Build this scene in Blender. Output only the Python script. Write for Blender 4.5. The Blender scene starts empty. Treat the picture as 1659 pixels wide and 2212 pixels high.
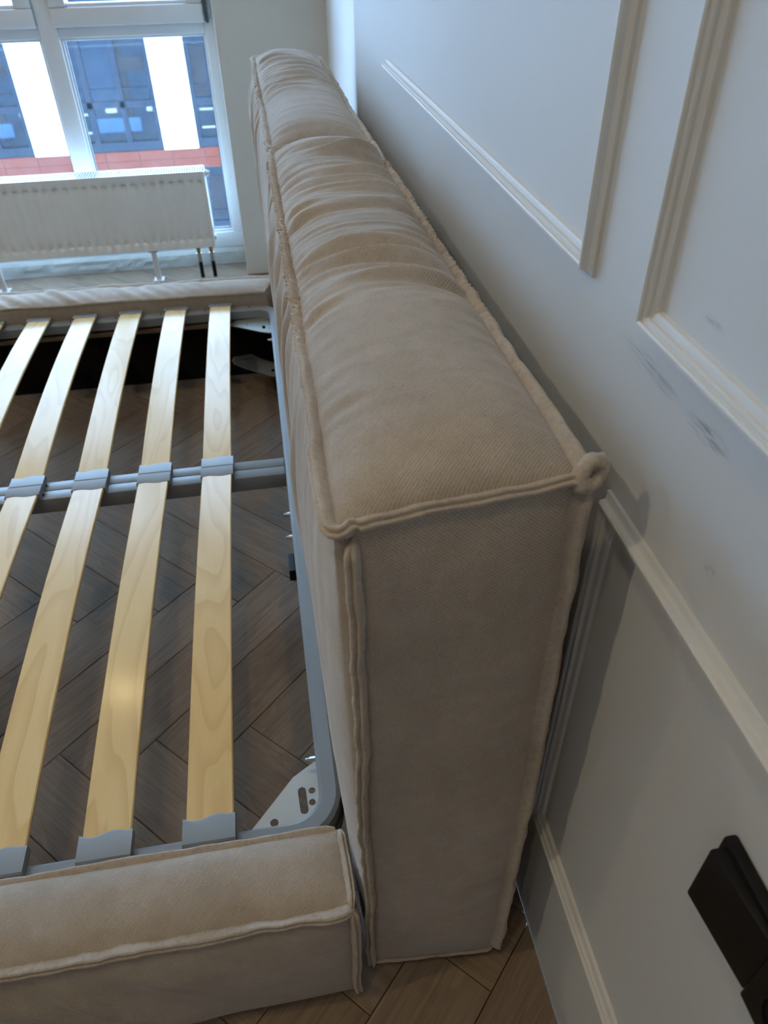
import bpy, bmesh, math, random
import numpy as np
from mathutils import Vector, Matrix, noise as mnoise

random.seed(7)
SC = bpy.context.scene
COL = SC.collection
PI = math.pi

# ------------------------------------------------------------------ camera
cam_d = bpy.data.cameras.new('camera')
cam = bpy.data.objects.new('camera', cam_d)
COL.objects.link(cam)
CR = Vector((0.98661118, -0.16236962, -0.01531316))
CU = Vector((0.11498264, 0.6259249, 0.77136049))
CF = Vector((0.11566062, 0.76279363, -0.63621419))
CP = Vector((-0.2902814, -0.41947803, 1.27010012))
M = Matrix((( CR.x, CU.x, -CF.x, CP.x), (CR.y, CU.y, -CF.y, CP.y), (CR.z, CU.z, -CF.z, CP.z), (0, 0, 0, 1)))
cam.matrix_world = M
cam_d.sensor_fit = 'VERTICAL'
cam_d.sensor_height = 36.0
cam_d.sensor_width = 27.0
cam_d.lens = 1583.2577 / 2212.0 * 36.0
cam_d.clip_start = 0.02
cam_d.clip_end = 200
cam_d.dof.use_dof = True
cam_d.dof.focus_distance = 0.95
cam_d.dof.aperture_fstop = 8.0
SC.camera = cam

# ------------------------------------------------------------------ world: overcast sky
w = bpy.data.worlds.new('overcast_sky')
SC.world = w
w.use_nodes = True
bg = w.node_tree.nodes['Background']
bg.inputs['Color'].default_value = (0.48, 0.75, 1.10, 1)
bg.inputs['Strength'].default_value = 14.0

# ------------------------------------------------------------------ ceiling downlights of the room, and two added fill lights
def room_or_fill_light(x, y, z, power, ang=150, rad=0.035, col=(1.0, 0.79, 0.41)):
    d = bpy.data.lights.new('ceiling_or_fill_light', 'SPOT')
    d.energy = power
    d.color = col
    d.spot_size = math.radians(ang)
    d.spot_blend = 0.6
    d.shadow_soft_size = rad
    o = bpy.data.objects.new('ceiling_or_fill_light', d)
    o.location = (x, y, z)
    COL.objects.link(o)
room_or_fill_light(-1.74, -0.23, 2.66, 28)
room_or_fill_light(-0.62, -0.49, 2.66, 16)
room_or_fill_light(-1.33, 2.10, 2.66, 24)
room_or_fill_light(-1.75, -2.3, 2.66, 20)  # added fill light, warms the radiator and column fronts
room_or_fill_light(-3.4, 0.9, 2.66, 36)  # added fill light deeper in the room, warms the bounce

SC.view_settings.view_transform = 'Standard'
SC.view_settings.look = 'None'
SC.view_settings.gamma = 1.0
SC.view_settings.use_curve_mapping = False
SC.view_settings.exposure = 0.0

# ------------------------------------------------------------------ material helpers
def srgb(r, g, b):
    f = lambda c: (c / 12.92) if c <= 0.04045 else ((c + 0.055) / 1.055) ** 2.4
    return (f(r / 255), f(g / 255), f(b / 255), 1)

class NT:
    def __init__(self, name):
        self.m = bpy.data.materials.new(name)
        self.m.use_nodes = True
        self.t = self.m.node_tree
        self.b = self.t.nodes['Principled BSDF']
        self.out = self.t.nodes['Material Output']
    def n(self, typ, **kw):
        nd = self.t.nodes.new(typ)
        for k, v in kw.items():
            if k in nd.inputs: nd.inputs[k].default_value = v
            else: setattr(nd, k, v)
        return nd
    def l(self, a, b): self.t.links.new(a, b)
    def mix(self, fac, a, b, blend='MIX'):
        nd = self.t.nodes.new('ShaderNodeMix')
        nd.data_type = 'RGBA'
        nd.blend_type = blend
        for i, v in ((0, fac), (6, a), (7, b)):
            if hasattr(v, 'node'): self.l(v, nd.inputs[i])
            else: nd.inputs[i].default_value = v
        return nd.outputs[2]
    def math(self, op, a, b=0.0, clamp=False):
        nd = self.t.nodes.new('ShaderNodeMath')
        nd.operation = op
        nd.use_clamp = clamp
        for i, v in ((0, a), (1, b)):
            if hasattr(v, 'node'): self.l(v, nd.inputs[i])
            else: nd.inputs[i].default_value = v
        return nd.outputs[0]
    def coord(self, scale=(1, 1, 1), rot=(0, 0, 0), kind='Object', loc=(0, 0, 0)):
        tc = self.t.nodes.new('ShaderNodeTexCoord')
        mp = self.t.nodes.new('ShaderNodeMapping')
        mp.inputs['Scale'].default_value = scale
        mp.inputs['Rotation'].default_value = rot
        mp.inputs['Location'].default_value = loc
        self.l(tc.outputs[kind], mp.inputs['Vector'])
        return mp.outputs[0]
    def noise(self, vec, scale, detail=3, rough=0.55, dist=0.0):
        nd = self.n('ShaderNodeTexNoise', Scale=scale, Detail=detail, Roughness=rough, Distortion=dist)
        self.l(vec, nd.inputs['Vector'])
        return nd.outputs['Fac']
    def ramp(self, fac, stops):
        nd = self.t.nodes.new('ShaderNodeValToRGB')
        e = nd.color_ramp.elements
        while len(e) < len(stops): e.new(0.5)
        for i, (p, c) in enumerate(stops):
            e[i].position = p
            e[i].color = c if len(c) == 4 else (*c, 1)
        self.l(fac, nd.inputs[0])
        return nd.outputs[0]
    def bump(self, h, strength=0.3, dist=0.001):
        nd = self.n('ShaderNodeBump', Strength=strength, Distance=dist)
        self.l(h, nd.inputs['Height'])
        self.l(nd.outputs[0], self.b.inputs['Normal'])
        return nd
    def set(self, **kw):
        for k, v in kw.items():
            k = k.replace('_', ' ')
            if hasattr(v, 'node'): self.l(v, self.b.inputs[k])
            else: self.b.inputs[k].default_value = v
        return self

def plain(name, col, rough=0.5, metal=0.0, spec=0.5, bump=0.0, bscale=200, var=0.04):
    t = NT(name)
    v = t.coord()
    n = t.noise(v, 6, 4)
    c2 = tuple(max(0, c * (1 - var * 3)) for c in col[:3]) + (1,)
    t.set(Base_Color=t.mix(n, col, c2), Roughness=rough, Metallic=metal, Specular_IOR_Level=spec)
    if bump: t.bump(t.noise(v, bscale, 3), bump, 0.0006)
    return t.m

# ---- upholstery: woven chenille
def fabric_mat():
    t = NT('beige_chenille')
    v = t.coord()
    big = t.noise(v, 5, 4, 0.6)
    mid = t.noise(v, 42, 4, 0.65)
    fn = t.noise(t.coord(scale=(1, 1, 1)), 520, 2, 0.6)
    dt = t.n('ShaderNodeVectorMath', operation='DOT_PRODUCT')
    tcx = t.n('ShaderNodeAttribute', attribute_name='weave')
    t.l(tcx.outputs['Vector'], dt.inputs[0])
    K = 2 * PI / 0.0034
    dt.inputs[1].default_value = (K, -K, K)
    jit = t.math('MULTIPLY', t.noise(v, 160, 2), 5.0)
    sn = t.math('SINE', t.math('ADD', dt.outputs['Value'], jit))
    twill = t.math('MULTIPLY_ADD', sn, 0.5)
    twill.node.inputs[2].default_value = 0.5
    fine = t.math('ADD', t.math('MULTIPLY', twill, 0.32), t.math('MULTIPLY', fn, 0.72))
    c = t.mix(t.ramp(big, [(0.3, (0, 0, 0)), (0.7, (1, 1, 1))]), (0.43, 0.365, 0.30, 1), (0.54, 0.465, 0.39, 1))
    c = t.mix(t.ramp(mid, [(0.35, (0, 0, 0)), (0.65, (1, 1, 1))]), t.mix(0.16, c, (0.16, 0.12, 0.085, 1)), c)
    c = t.mix(t.ramp(fine, [(0.30, (0, 0, 0)), (0.66, (1, 1, 1))]), t.mix(0.36, c, (0.12, 0.09, 0.065, 1)), c)
    t.set(Base_Color=c, Roughness=0.85, Specular_IOR_Level=0.2, Sheen_Weight=0.35, Sheen_Roughness=0.4)
    t.b.inputs['Sheen Tint'].default_value = (0.95, 0.9, 0.85, 1)
    t.bump(fine, 0.55, 0.0009)
    return t.m

# ---- birch slats
def birch_mat():
    t = NT('lacquered_birch')
    oi = t.n('ShaderNodeObjectInfo')
    off = t.n('ShaderNodeVectorMath', operation='MULTIPLY_ADD')
    t.l(oi.outputs['Random'], off.inputs[0])
    off.inputs[1].default_value = (3.1, 17.0, 5.3)
    tc = t.n('ShaderNodeTexCoord')
    t.l(tc.outputs['Object'], off.inputs[2])
    def mp(sc):
        m_ = t.n('ShaderNodeMapping', Scale=sc)
        t.l(off.outputs[0], m_.inputs['Vector'])
        return m_.outputs[0]
    n1 = t.noise(mp((10, 1.6, 10)), 1.0, 2, 0.4, 0.4)
    rings = t.math('FRACT', t.math('MULTIPLY', n1, 9.0))
    line = t.ramp(rings, [(0.0, (0, 0, 0)), (0.06, (1, 1, 1)), (0.55, (0, 0, 0)), (1.0, (0, 0, 0))])
    fib = t.noise(mp((260, 6, 260)), 1.0, 3, 0.6)
    big = t.noise(mp((3, 2, 3)), 1.0, 2, 0.5)
    c = t.mix(t.ramp(big, [(0.35, (0, 0, 0)), (0.7, (1, 1, 1))]), (0.80, 0.575, 0.27, 1), (0.73, 0.47, 0.165, 1))
    c = t.mix(t.math('MULTIPLY', line, 0.34), c, (0.50, 0.25, 0.06, 1))
    c = t.mix(t.math('MULTIPLY', fib, 0.25), c, (0.55, 0.36, 0.16, 1))
    t.set(Base_Color=c, Roughness=0.35, Specular_IOR_Level=0.25)
    t.b.inputs['Roughness'].default_value = 0.3
    rr = t.t.nodes.new('ShaderNodeMapRange')
    t.l(fib, rr.inputs[0]); rr.inputs[3].default_value = 0.32; rr.inputs[4].default_value = 0.44
    t.l(rr.outputs[0], t.b.inputs['Roughness'])
    t.b.inputs['Coat Weight'].default_value = 0.2
    t.b.inputs['Coat Roughness'].default_value = 0.17
    t.bump(fib, 0.12, 0.0006)
    return t.m

# ---- oak planks, grain along the plank's own X
def oak_mat():
    t = NT('smoked_oak')
    oi = t.n('ShaderNodeObjectInfo')
    off = t.n('ShaderNodeVectorMath', operation='MULTIPLY_ADD')
    t.l(oi.outputs['Random'], off.inputs[0])
    off.inputs[1].default_value = (23.0, 11.0, 3.0)
    tc = t.n('ShaderNodeTexCoord')
    t.l(tc.outputs['Object'], off.inputs[2])
    def mp(sc):
        m_ = t.n('ShaderNodeMapping', Scale=sc)
        t.l(off.outputs[0], m_.inputs['Vector'])
        return m_.outputs[0]
    n1 = t.noise(mp((2.2, 13, 3)), 1.0, 3, 0.55, 0.7)
    n2 = t.noise(mp((7, 170, 9)), 1.0, 3, 0.6, 0.3)
    n3 = t.noise(mp((5, 5, 5)), 1.0, 3, 0.6)
    rings = t.math('FRACT', t.math('MULTIPLY', n1, 7.0))
    ca = t.mix(oi.outputs['Random'], (0.265, 0.198, 0.140, 1), (0.325, 0.246, 0.180, 1))
    c = t.mix(t.math('MULTIPLY', rings, 0.28), ca, (0.130, 0.092, 0.066, 1))
    c = t.mix(t.ramp(n2, [(0.45, (0, 0, 0)), (0.78, (0.42, 0.42, 0.42))]), c, (0.075, 0.052, 0.04, 1))
    c = t.mix(t.ramp(n3, [(0.55, (0, 0, 0)), (0.85, (0.6, 0.6, 0.6))]), c, (0.07, 0.05, 0.04, 1))
    t.set(Base_Color=c, Roughness=0.55, Specular_IOR_Level=0.13)
    t.bump(n2, 0.25, 0.0008)
    return t.m

# ---- painted wall with scuff marks on it
def wall_mat(name, col, scuffs=()):
    t = NT(name)
    v = t.coord()
    c = t.mix(t.noise(v, 1.3, 3), col, tuple(x * 0.965 for x in col[:3]) + (1,))
    for (y, z, ang, ly, lz, amt) in scuffs:
        m_ = t.n('ShaderNodeMapping')
        m_.vector_type = 'TEXTURE'
        m_.inputs['Location'].default_value = (0, y, z)
        m_.inputs['Rotation'].default_value = (ang, 0, 0)
        m_.inputs['Scale'].default_value = (0.05, ly, lz)
        tc = t.n('ShaderNodeTexCoord')
        t.l(tc.outputs['Object'], m_.inputs['Vector'])
        gr = t.n('ShaderNodeTexGradient', gradient_type='SPHERICAL')
        t.l(m_.outputs[0], gr.inputs[0])
        sc_ = t.n('ShaderNodeMapping', Scale=(1, 0.8, 4.0), Location=(0, y * 40, z * 30))
        t.l(m_.outputs[0], sc_.inputs['Vector'])
        nz = t.ramp(t.noise(sc_.outputs[0], 1.6, 4, 0.65), [(0.45, (0, 0, 0)), (0.62, (1, 1, 1))])
        f = t.math('MULTIPLY', t.math('MULTIPLY', gr.outputs['Fac'], nz), amt, True)
        c = t.mix(f, c, (0.16, 0.17, 0.18, 1))
    t.set(Base_Color=c, Roughness=0.55, Specular_IOR_Level=0.3)
    t.bump(t.noise(v, 260, 3), 0.06, 0.0006)
    return t.m

def glass_mat(name, tint, gloss=0.06, dust_haze=0.03):
    t = NT(name)
    t.t.nodes.remove(t.b)
    tr = t.n('ShaderNodeBsdfTransparent', Color=tint)
    gl = t.n('ShaderNodeBsdfGlossy', Roughness=0.02, Color=(1, 1, 1, 1))
    df = t.n('ShaderNodeBsdfTranslucent', Color=(0.85, 0.92, 1, 1))  # bluish dust film, also paints the haze over the view outside
    lw = t.n('ShaderNodeLayerWeight', Blend=0.25)
    v = t.coord()
    ns = t.ramp(t.noise(v, 9, 6, 0.7), [(0.35, (0.3, 0.3, 0.3)), (0.75, (1, 1, 1))])
    s1 = t.n('ShaderNodeMixShader')
    t.l(t.math('MULTIPLY', ns, dust_haze), s1.inputs[0]); t.l(tr.outputs[0], s1.inputs[1]); t.l(df.outputs[0], s1.inputs[2])
    s2 = t.n('ShaderNodeMixShader')
    t.l(t.math('MULTIPLY', lw.outputs['Fresnel'], gloss * 8, True), s2.inputs[0]); t.l(s1.outputs[0], s2.inputs[1]); t.l(gl.outputs[0], s2.inputs[2])
    t.l(s2.outputs[0], t.out.inputs['Surface'])
    return t.m

def emit_mat(name, col, s):
    t = NT(name)
    t.set(Base_Color=(0.8, 0.75, 0.6, 1))
    t.b.inputs['Emission Color'].default_value = col
    t.b.inputs['Emission Strength'].default_value = s
    return t.m

MT = {}
MT['fabric'] = fabric_mat()
MT['birch'] = birch_mat()
MT['oak'] = oak_mat()
MT['wall'] = wall_mat('light_grey_wall_paint', (0.66, 0.67, 0.68, 1), scuffs=(
    (0.065, 0.984, 0.03, 0.060, 0.010, 0.8), (-0.028, 0.981, 0.0, 0.036, 0.010, 1.0), (0.000, 1.051, 0.0, 0.016, 0.004, 0.8),
    (-0.078, 0.896, 0.3, 0.012, 0.010, 0.6)))
MT['trim'] = plain('white_trim_paint', (0.665, 0.67, 0.67, 1), 0.5, bump=0.03, var=0.01)
MT['pier'] = plain('white_pier_paint', (0.85, 0.86, 0.87, 1), 0.6, bump=0.05)
MT['column'] = plain('greige_column_paint', (0.72, 0.69, 0.62, 1), 0.6, bump=0.05)
MT['ceil'] = plain('white_ceiling_paint', (0.8, 0.8, 0.8, 1), 0.8)
MT['sub'] = plain('dark_subfloor', (0.05, 0.04, 0.035, 1), 0.9)
MT['concrete'] = plain('rough_concrete', (0.66, 0.66, 0.62, 1), 0.95, bump=0.6, bscale=60, var=0.1)
MT['pvc'] = plain('white_window_plastic', (0.78, 0.80, 0.82, 1), 0.28)
MT['gasket'] = plain('black_rubber', (0.02, 0.022, 0.022, 1), 0.6)
MT['steel'] = plain('grey_powder_coat', (0.235, 0.255, 0.275, 1), 0.38, 0.0, 0.5)
MT['clip'] = plain('grey_plastic', (0.235, 0.245, 0.255, 1), 0.45)
MT['zinc'] = plain('galvanised_steel', (0.50, 0.50, 0.47, 1), 0.42, 0.75, bump=0.1, bscale=90, var=0.06)
MT['bolt'] = plain('zinc_bolt', (0.65, 0.67, 0.7, 1), 0.3, 1.0)
MT['black'] = plain('black_lining', (0.010, 0.010, 0.012, 1), 0.9, spec=0.1)
MT['blackplastic'] = plain('black_plastic', (0.008, 0.008, 0.009, 1), 0.5, spec=0.25)
MT['radiator'] = plain('radiator_enamel', (0.80, 0.785, 0.75, 1), 0.3)
MT['brass'] = plain('brass', (0.55, 0.36, 0.10, 1), 0.35, 1.0)
MT['chrome'] = plain('chrome', (0.7, 0.72, 0.75, 1), 0.2, 1.0)
MT['white_plastic'] = plain('white_plastic', (0.8, 0.8, 0.8, 1), 0.35)
MT['glass'] = glass_mat('window_glass', (0.95, 0.98, 1.0, 1), 0.06, 0.010)
MT['fwhite'] = plain('white_facade_panel', (0.86, 0.88, 0.90, 1), 0.7)
MT['fframe'] = plain('anthracite_facade_frame', (0.016, 0.020, 0.028, 1), 0.9, spec=0.06)
MT['fglass'] = glass_mat('facade_glass', (0.5, 0.6, 0.7, 1), 0.05, 0.012)
MT['tile'] = plain('terracotta_tile', (0.095, 0.022, 0.012, 1), 0.9, spec=0.08, var=0.08)
MT['fjoint'] = plain('dark_joint', (0.12, 0.07, 0.06, 1), 0.9)
MT['fin'] = plain('office_wall', (0.22, 0.25, 0.27, 1), 0.9)
MT['fboard'] = plain('office_board', (0.62, 0.72, 0.78, 1), 0.7)
MT['forange'] = plain('orange_wall_reflection', (0.30, 0.09, 0.04, 1), 0.9)  # orange interior tone, also painted in for reflections in the upper panes
MT['flamp'] = emit_mat('office_lamp', (1.0, 0.93, 0.55, 1), 3.0)

# ------------------------------------------------------------------ mesh helpers
def link(name, me, mat, parent=None, loc=None):
    o = bpy.data.objects.new(name, me)
    COL.objects.link(o)
    if mat is not None and len(me.materials) == 0: me.materials.append(mat)
    if loc is not None: o.location = loc
    if parent is not None:
        o.parent = parent
        if parent.type == 'EMPTY': o.matrix_parent_inverse = Matrix.Translation(-parent.location)
    return o

def from_bm(name, bm, smooth=False, angle=None):
    me = bpy.data.meshes.new(name)
    bmesh.ops.recalc_face_normals(bm, faces=bm.faces[:])
    bm.to_mesh(me)
    bm.free()
    if smooth:
        me.polygons.foreach_set('use_smooth', [True] * len(me.polygons))
        if angle is not None: me.set_sharp_from_angle(angle=angle)
    return me

def add_box(bm, x0, x1, y0, y1, z0, z1, bev=0.0, seg=2):
    vs = [bm.verts.new(p) for p in ((x0, y0, z0), (x1, y0, z0), (x1, y1, z0), (x0, y1, z0), (x0, y0, z1), (x1, y0, z1), (x1, y1, z1), (x0, y1, z1))]
    fs = [bm.faces.new([vs[i] for i in q]) for q in ((3, 2, 1, 0), (4, 5, 6, 7), (0, 1, 5, 4), (1, 2, 6, 5), (2, 3, 7, 6), (3, 0, 4, 7))]
    if bev > 0:
        es = list({e for f in fs for e in f.edges})
        bmesh.ops.bevel(bm, geom=es, offset=bev, segments=seg, profile=0.5, affect='EDGES', clamp_overlap=True)

def add_cyl(bm, p0, p1, r0, r1=None, n=16, caps=True):
    p0, p1 = Vector(p0), Vector(p1)
    r1 = r0 if r1 is None else r1
    d = (p1 - p0).normalized()
    a = d.orthogonal().normalized()
    b = d.cross(a)
    A = [bm.verts.new(p0 + (a * math.cos(2 * PI * i / n) + b * math.sin(2 * PI * i / n)) * r0) for i in range(n)]
    B = [bm.verts.new(p1 + (a * math.cos(2 * PI * i / n) + b * math.sin(2 * PI * i / n)) * r1) for i in range(n)]
    for i in range(n): bm.faces.new((A[i], A[(i + 1) % n], B[(i + 1) % n], B[i]))
    if caps:
        bm.faces.new(A[::-1]); bm.faces.new(B)

def box(name, b, mat, parent=None, bev=0.0, seg=2, smooth=False):
    bm = bmesh.new()
    add_box(bm, *b, bev=bev, seg=seg)
    return link(name, from_bm(name, bm, smooth, 0.7 if smooth else None), mat, parent)

def pydata(name, v, f, mat, parent=None, smooth=True):
    me = bpy.data.meshes.new(name)
    me.from_pydata([tuple(p) for p in v], [], f)
    if smooth: me.polygons.foreach_set('use_smooth', [True] * len(me.polygons))
    me.update()
    return link(name, me, mat, parent)

def empty(name, loc):
    o = bpy.data.objects.new(name, None)
    o.location = loc
    o.empty_display_size = 0.05
    COL.objects.link(o)
    return o

def tag(o, label=None, cat=None, group=None, kind=None):
    if label: o['label'] = label
    if cat: o['category'] = cat
    if group: o['group'] = group
    if kind: o['kind'] = kind
    return o

def struct(o, label=None):
    o['kind'] = 'structure'
    if label: o['label'] = label
    return o

def n1(x, y=0.0, z=0.0): return mnoise.noise(Vector((x, y, z)))

# ------------------------------------------------------------------ the room shell
XL, YB, YP, YW, ZC = -5.2, -4.6, 2.878, 3.05, 2.7
YS = 1.846            # where the panelled wall ends and the white pier begins
# right wall with mouldings, and the slightly recessed white strip by the window
struct(box('wall_right', (0.0, 0.20, YB, YS, 0.0, ZC), MT['wall']), 'light grey painted wall with raised mouldings behind the headboard')
struct(box('wall_right_recess', (0.028, 0.20, YS, YP, 0.0, ZC), MT['pier']), 'bright white strip of wall between panelled wall and column')
struct(box('wall_column', (-0.39, 0.20, YP, YW + 0.28, 0.0, ZC), MT['column'], bev=0.004), 'greige column beside the window frame')
struct(box('wall_left', (XL - 0.15, XL, YB, YW + 0.28, 0, ZC), MT['pier']))
struct(box('wall_back', (XL - 0.15, 0.20, YB - 0.15, YB, 0, ZC), MT['pier']))
struct(box('wall_left_pier', (XL, -2.75, YW, YW + 0.28, 0, ZC), MT['pier']))
struct(box('ceiling', (XL - 0.15, 0.20, YB - 0.15, YW + 0.28, ZC, ZC + 0.15), MT['ceil']))
struct(box('wall_lowered_lintel', (-2.75, -0.39, YW, YW + 0.28, 1.97, ZC), MT['pier']))  # unseen lintel, set low to keep out high sky light

# rough concrete strip under the window
bm = bmesh.new()
nx, nz = 120, 4
gv = [[None] * (nz + 1) for _ in range(nx + 1)]
for i in range(nx + 1):
    for k in range(nz + 1):
        x = -2.75 + (2.36) * i / nx
        z = 0.07 * k / nz
        y = YW - 0.012 + 0.006 * n1(x * 25, z * 40) + (0.008 if k == nz else 0)
        gv[i][k] = bm.verts.new((x, y, z))
for i in range(nx):
    for k in range(nz):
        bm.faces.new((gv[i][k], gv[i + 1][k], gv[i + 1][k + 1], gv[i][k + 1]))
top = [bm.verts.new((-2.75 + 2.36 * i / nx, YW + 0.2, 0.07)) for i in range(nx + 1)]
for i in range(nx): bm.faces.new((gv[i][nz], gv[i + 1][nz], top[i + 1], top[i]))
struct(link('wall_window_plinth', from_bm('wall_window_plinth', bm), MT['concrete']), 'bare rough concrete strip under the window frame')

# ------------------------------------------------------------------ herringbone floor: every plank its own piece
floor_o = struct(box('floor', (XL, 0.028, YB, YW, -0.03, -0.013), MT['sub']), 'smoked brown oak herringbone parquet')
PW, PL = 0.131, 0.628
PA, PB = -0.098, -0.781
FX0, FX1, FY0, FY1 = -2.75, -0.001, -1.15, YW - 0.006

def plank_mesh(planes=None):
    bm = bmesh.new()
    g = 0.0006
    add_box(bm, -PL / 2 + g, PL / 2 - g, -PW / 2 + g, PW / 2 - g, -0.013, 0.0, 0.0)
    es = [e for e in bm.edges if all(v.co.z > -0.001 for v in e.verts)]
    bmesh.ops.bevel(bm, geom=es, offset=0.0010, segments=1, affect='EDGES')
    if planes:
        for co, no in planes:
            r = bmesh.ops.bisect_plane(bm, geom=bm.verts[:] + bm.edges[:] + bm.faces[:], plane_co=co, plane_no=no, clear_outer=True)
            ce = [e for e in r['geom_cut'] if isinstance(e, bmesh.types.BMEdge)]
            if ce: bmesh.ops.holes_fill(bm, edges=ce, sides=0)
    if len(bm.faces) < 4:
        bm.free()
        return None
    return from_bm('plank', bm)

shared_plank = plank_mesh()
def try_plank(u0, u1, vp0, vp1):
    uc, vc = (u0 + u1) / 2, -(vp0 + vp1) / 2          # v = -v'
    s = 1 / math.sqrt(2)
    cx, cy = (uc - vc) * s, (uc + vc) * s
    ang = PI / 4 if (u1 - u0) > (vp1 - vp0) else PI / 4 + PI / 2
    ca, sa = math.cos(ang), math.sin(ang)
    hx, hy = PL / 2, PW / 2
    cs = [(cx + ca * a - sa * b, cy + sa * a + ca * b) for a in (-hx, hx) for b in (-hy, hy)]
    if all(c[0] < FX0 for c in cs) or all(c[0] > FX1 for c in cs) or all(c[1] < FY0 for c in cs) or all(c[1] > FY1 for c in cs): return
    pl = []
    R = Matrix.Rotation(-ang, 3, 'Z')
    C = Vector((cx, cy, 0))
    def add(co, no): pl.append((R @ (Vector(co) - C), R @ Vector(no)))
    if any(c[0] > FX1 for c in cs): add((FX1, 0, 0), (1, 0, 0))
    if any(c[1] > FY1 for c in cs): add((0, FY1, 0), (0, 1, 0))
    # the column's footprint
    if any(c[1] > YP and c[0] > -0.392 for c in cs):
        if cx > -0.392: add((0, YP - 0.001, 0), (0, 1, 0))
        else: add((-0.392, 0, 0), (1, 0, 0))
    me = shared_plank if not pl else plank_mesh(pl)
    if me is None: return
    o = link('plank', me, MT['oak'], floor_o, (cx, cy, random.uniform(-0.0003, 0.0003)))
    o.rotation_euler = (0, 0, ang)

for m_ in range(-7, 8):
    for k in range(-45, 46):
        a = PA + k * PW + m_ * PL
        b = PB + k * PW - m_ * PL
        try_plank(a, a + PL, b, b + PW)
        try_plank(a + PL, a + PL + PW, b + PW - PL, b + PW)

# ------------------------------------------------------------------ wall mouldings (mitred strips)
PROF = [(0, 0), (0, 0.0035), (0.003, 0.0045), (0.0055, 0.0065), (0.006, 0.0120), (0.0075, 0.0137), (0.010, 0.0137), (0.0115, 0.0125), (0.0118, 0.0103),
        (0.0150, 0.0100), (0.0160, 0.0085), (0.0162, 0.006), (0.0195, 0.0055), (0.022, 0.004), (0.023, 0)]
def moulding_frame(name, y0, y1, z0, z1, label, skip=()):
    """y0<y1, z0<z1 are the outer edges; the profile runs inwards, standing off the wall along -x"""
    root = struct(empty(name, (0, (y0 + y1) / 2, z0)), label)
    cor = [(y0, z0, 1, 1), (y1, z0, -1, 1), (y1, z1, -1, -1), (y0, z1, 1, -1)]
    for i in range(4):
        if i in skip: continue
        A, B = cor[i], cor[(i + 1) % 4]
        bm = bmesh.new()
        ra = [bm.verts.new((-h, A[0] + A[2] * t, A[1] + A[3] * t)) for t, h in PROF]
        rb = [bm.verts.new((-h, B[0] + B[2] * t, B[1] + B[3] * t)) for t, h in PROF]
        for j in range(len(PROF) - 1): bm.faces.new((ra[j], ra[j + 1], rb[j + 1], rb[j]))
        bm.faces.new(ra); bm.faces.new(rb[::-1])
        link('moulding_strip', from_bm('moulding_strip', bm, True, 0.45), MT['trim'], root)
    return root
moulding_frame('trim_1', 0.1895, 1.330, 1.008, 2.42, 'white moulding strips on upper wall above the headboard, open at far end', (1, 2))
moulding_frame('trim_2', -1.07, 0.0867, 1.008, 2.42, 'white moulding frame on upper wall, nearer right one')
moulding_frame('trim_3', -1.07, 0.081, 0.270, 0.848, 'white moulding frame low on wall around the black switches')

# ------------------------------------------------------------------ black switch plate
sw = tag(empty('switch_plate', (-0.001, -0.31, 0.703)), 'black plastic switch plate on the wall below the white moulding', 'switch')
ys0 = -0.199
box('plate_frame', (-0.011, 0.0, ys0 - 0.224, ys0, 0.662, 0.744), MT['blackplastic'], sw, bev=0.003, smooth=True)
for i in range(3):
    ya, yb = ys0 - 0.005 - 0.0713 * (i + 1) + 0.0005, ys0 - 0.005 - 0.0713 * i - 0.0005
    bm = bmesh.new()
    add_box(bm, -0.019, -0.008, ya, yb, 0.667, 0.739, 0.0022)
    if i == 0:      # rocker pressed on its near side
        for v in bm.verts:
            if v.co.x < -0.012: v.co.x += 0.0075 * (1 - (v.co.y - ya) / (yb - ya)) - 0.004
    o = link('rocker' if i == 0 else 'socket_insert', from_bm('rocker', bm, True, 0.6), MT['blackplastic'], sw)
    if i > 0:
        yc, zc = (ya + yb) / 2, 0.703
        bm = bmesh.new()
        N = 28
        R0, R1 = [], []
        for j in range(N):
            a = 2 * PI * j / N
            R0.append(bm.verts.new((-0.0195, yc + 0.0225 * math.cos(a), zc + 0.0225 * math.sin(a))))
            R1.append(bm.verts.new((-0.0192, yc + 0.0195 * math.cos(a), zc + 0.0195 * math.sin(a))))
        for j in range(N): bm.faces.new((R0[j], R0[(j + 1) % N], R1[(j + 1) % N], R1[j]))
        r = bmesh.ops.extrude_face_region(bm, geom=bm.faces[:])
        for v in [g for g in r['geom'] if isinstance(g, bmesh.types.BMVert)]: v.co.x -= 0.0015
        link('socket_ring', from_bm('socket_ring', bm, True, 0.5), MT['blackplastic'], o)

# ------------------------------------------------------------------ upholstered cushions
def lerp(a, b, t): return a + (b - a) * t

def hexmap(c):
    """c: dict of 8 corners keyed by (i,j,k) in {0,1}; returns trilinear map"""
    C = {k: np.array(v, float) for k, v in c.items()}
    def f(u, v, w_):
        r = 0
        for (i, j, k), p in C.items():
            r = r + p * ((u if i else 1 - u) * (v if j else 1 - v) * (w_ if k else 1 - w_))
        return r
    return f

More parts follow.
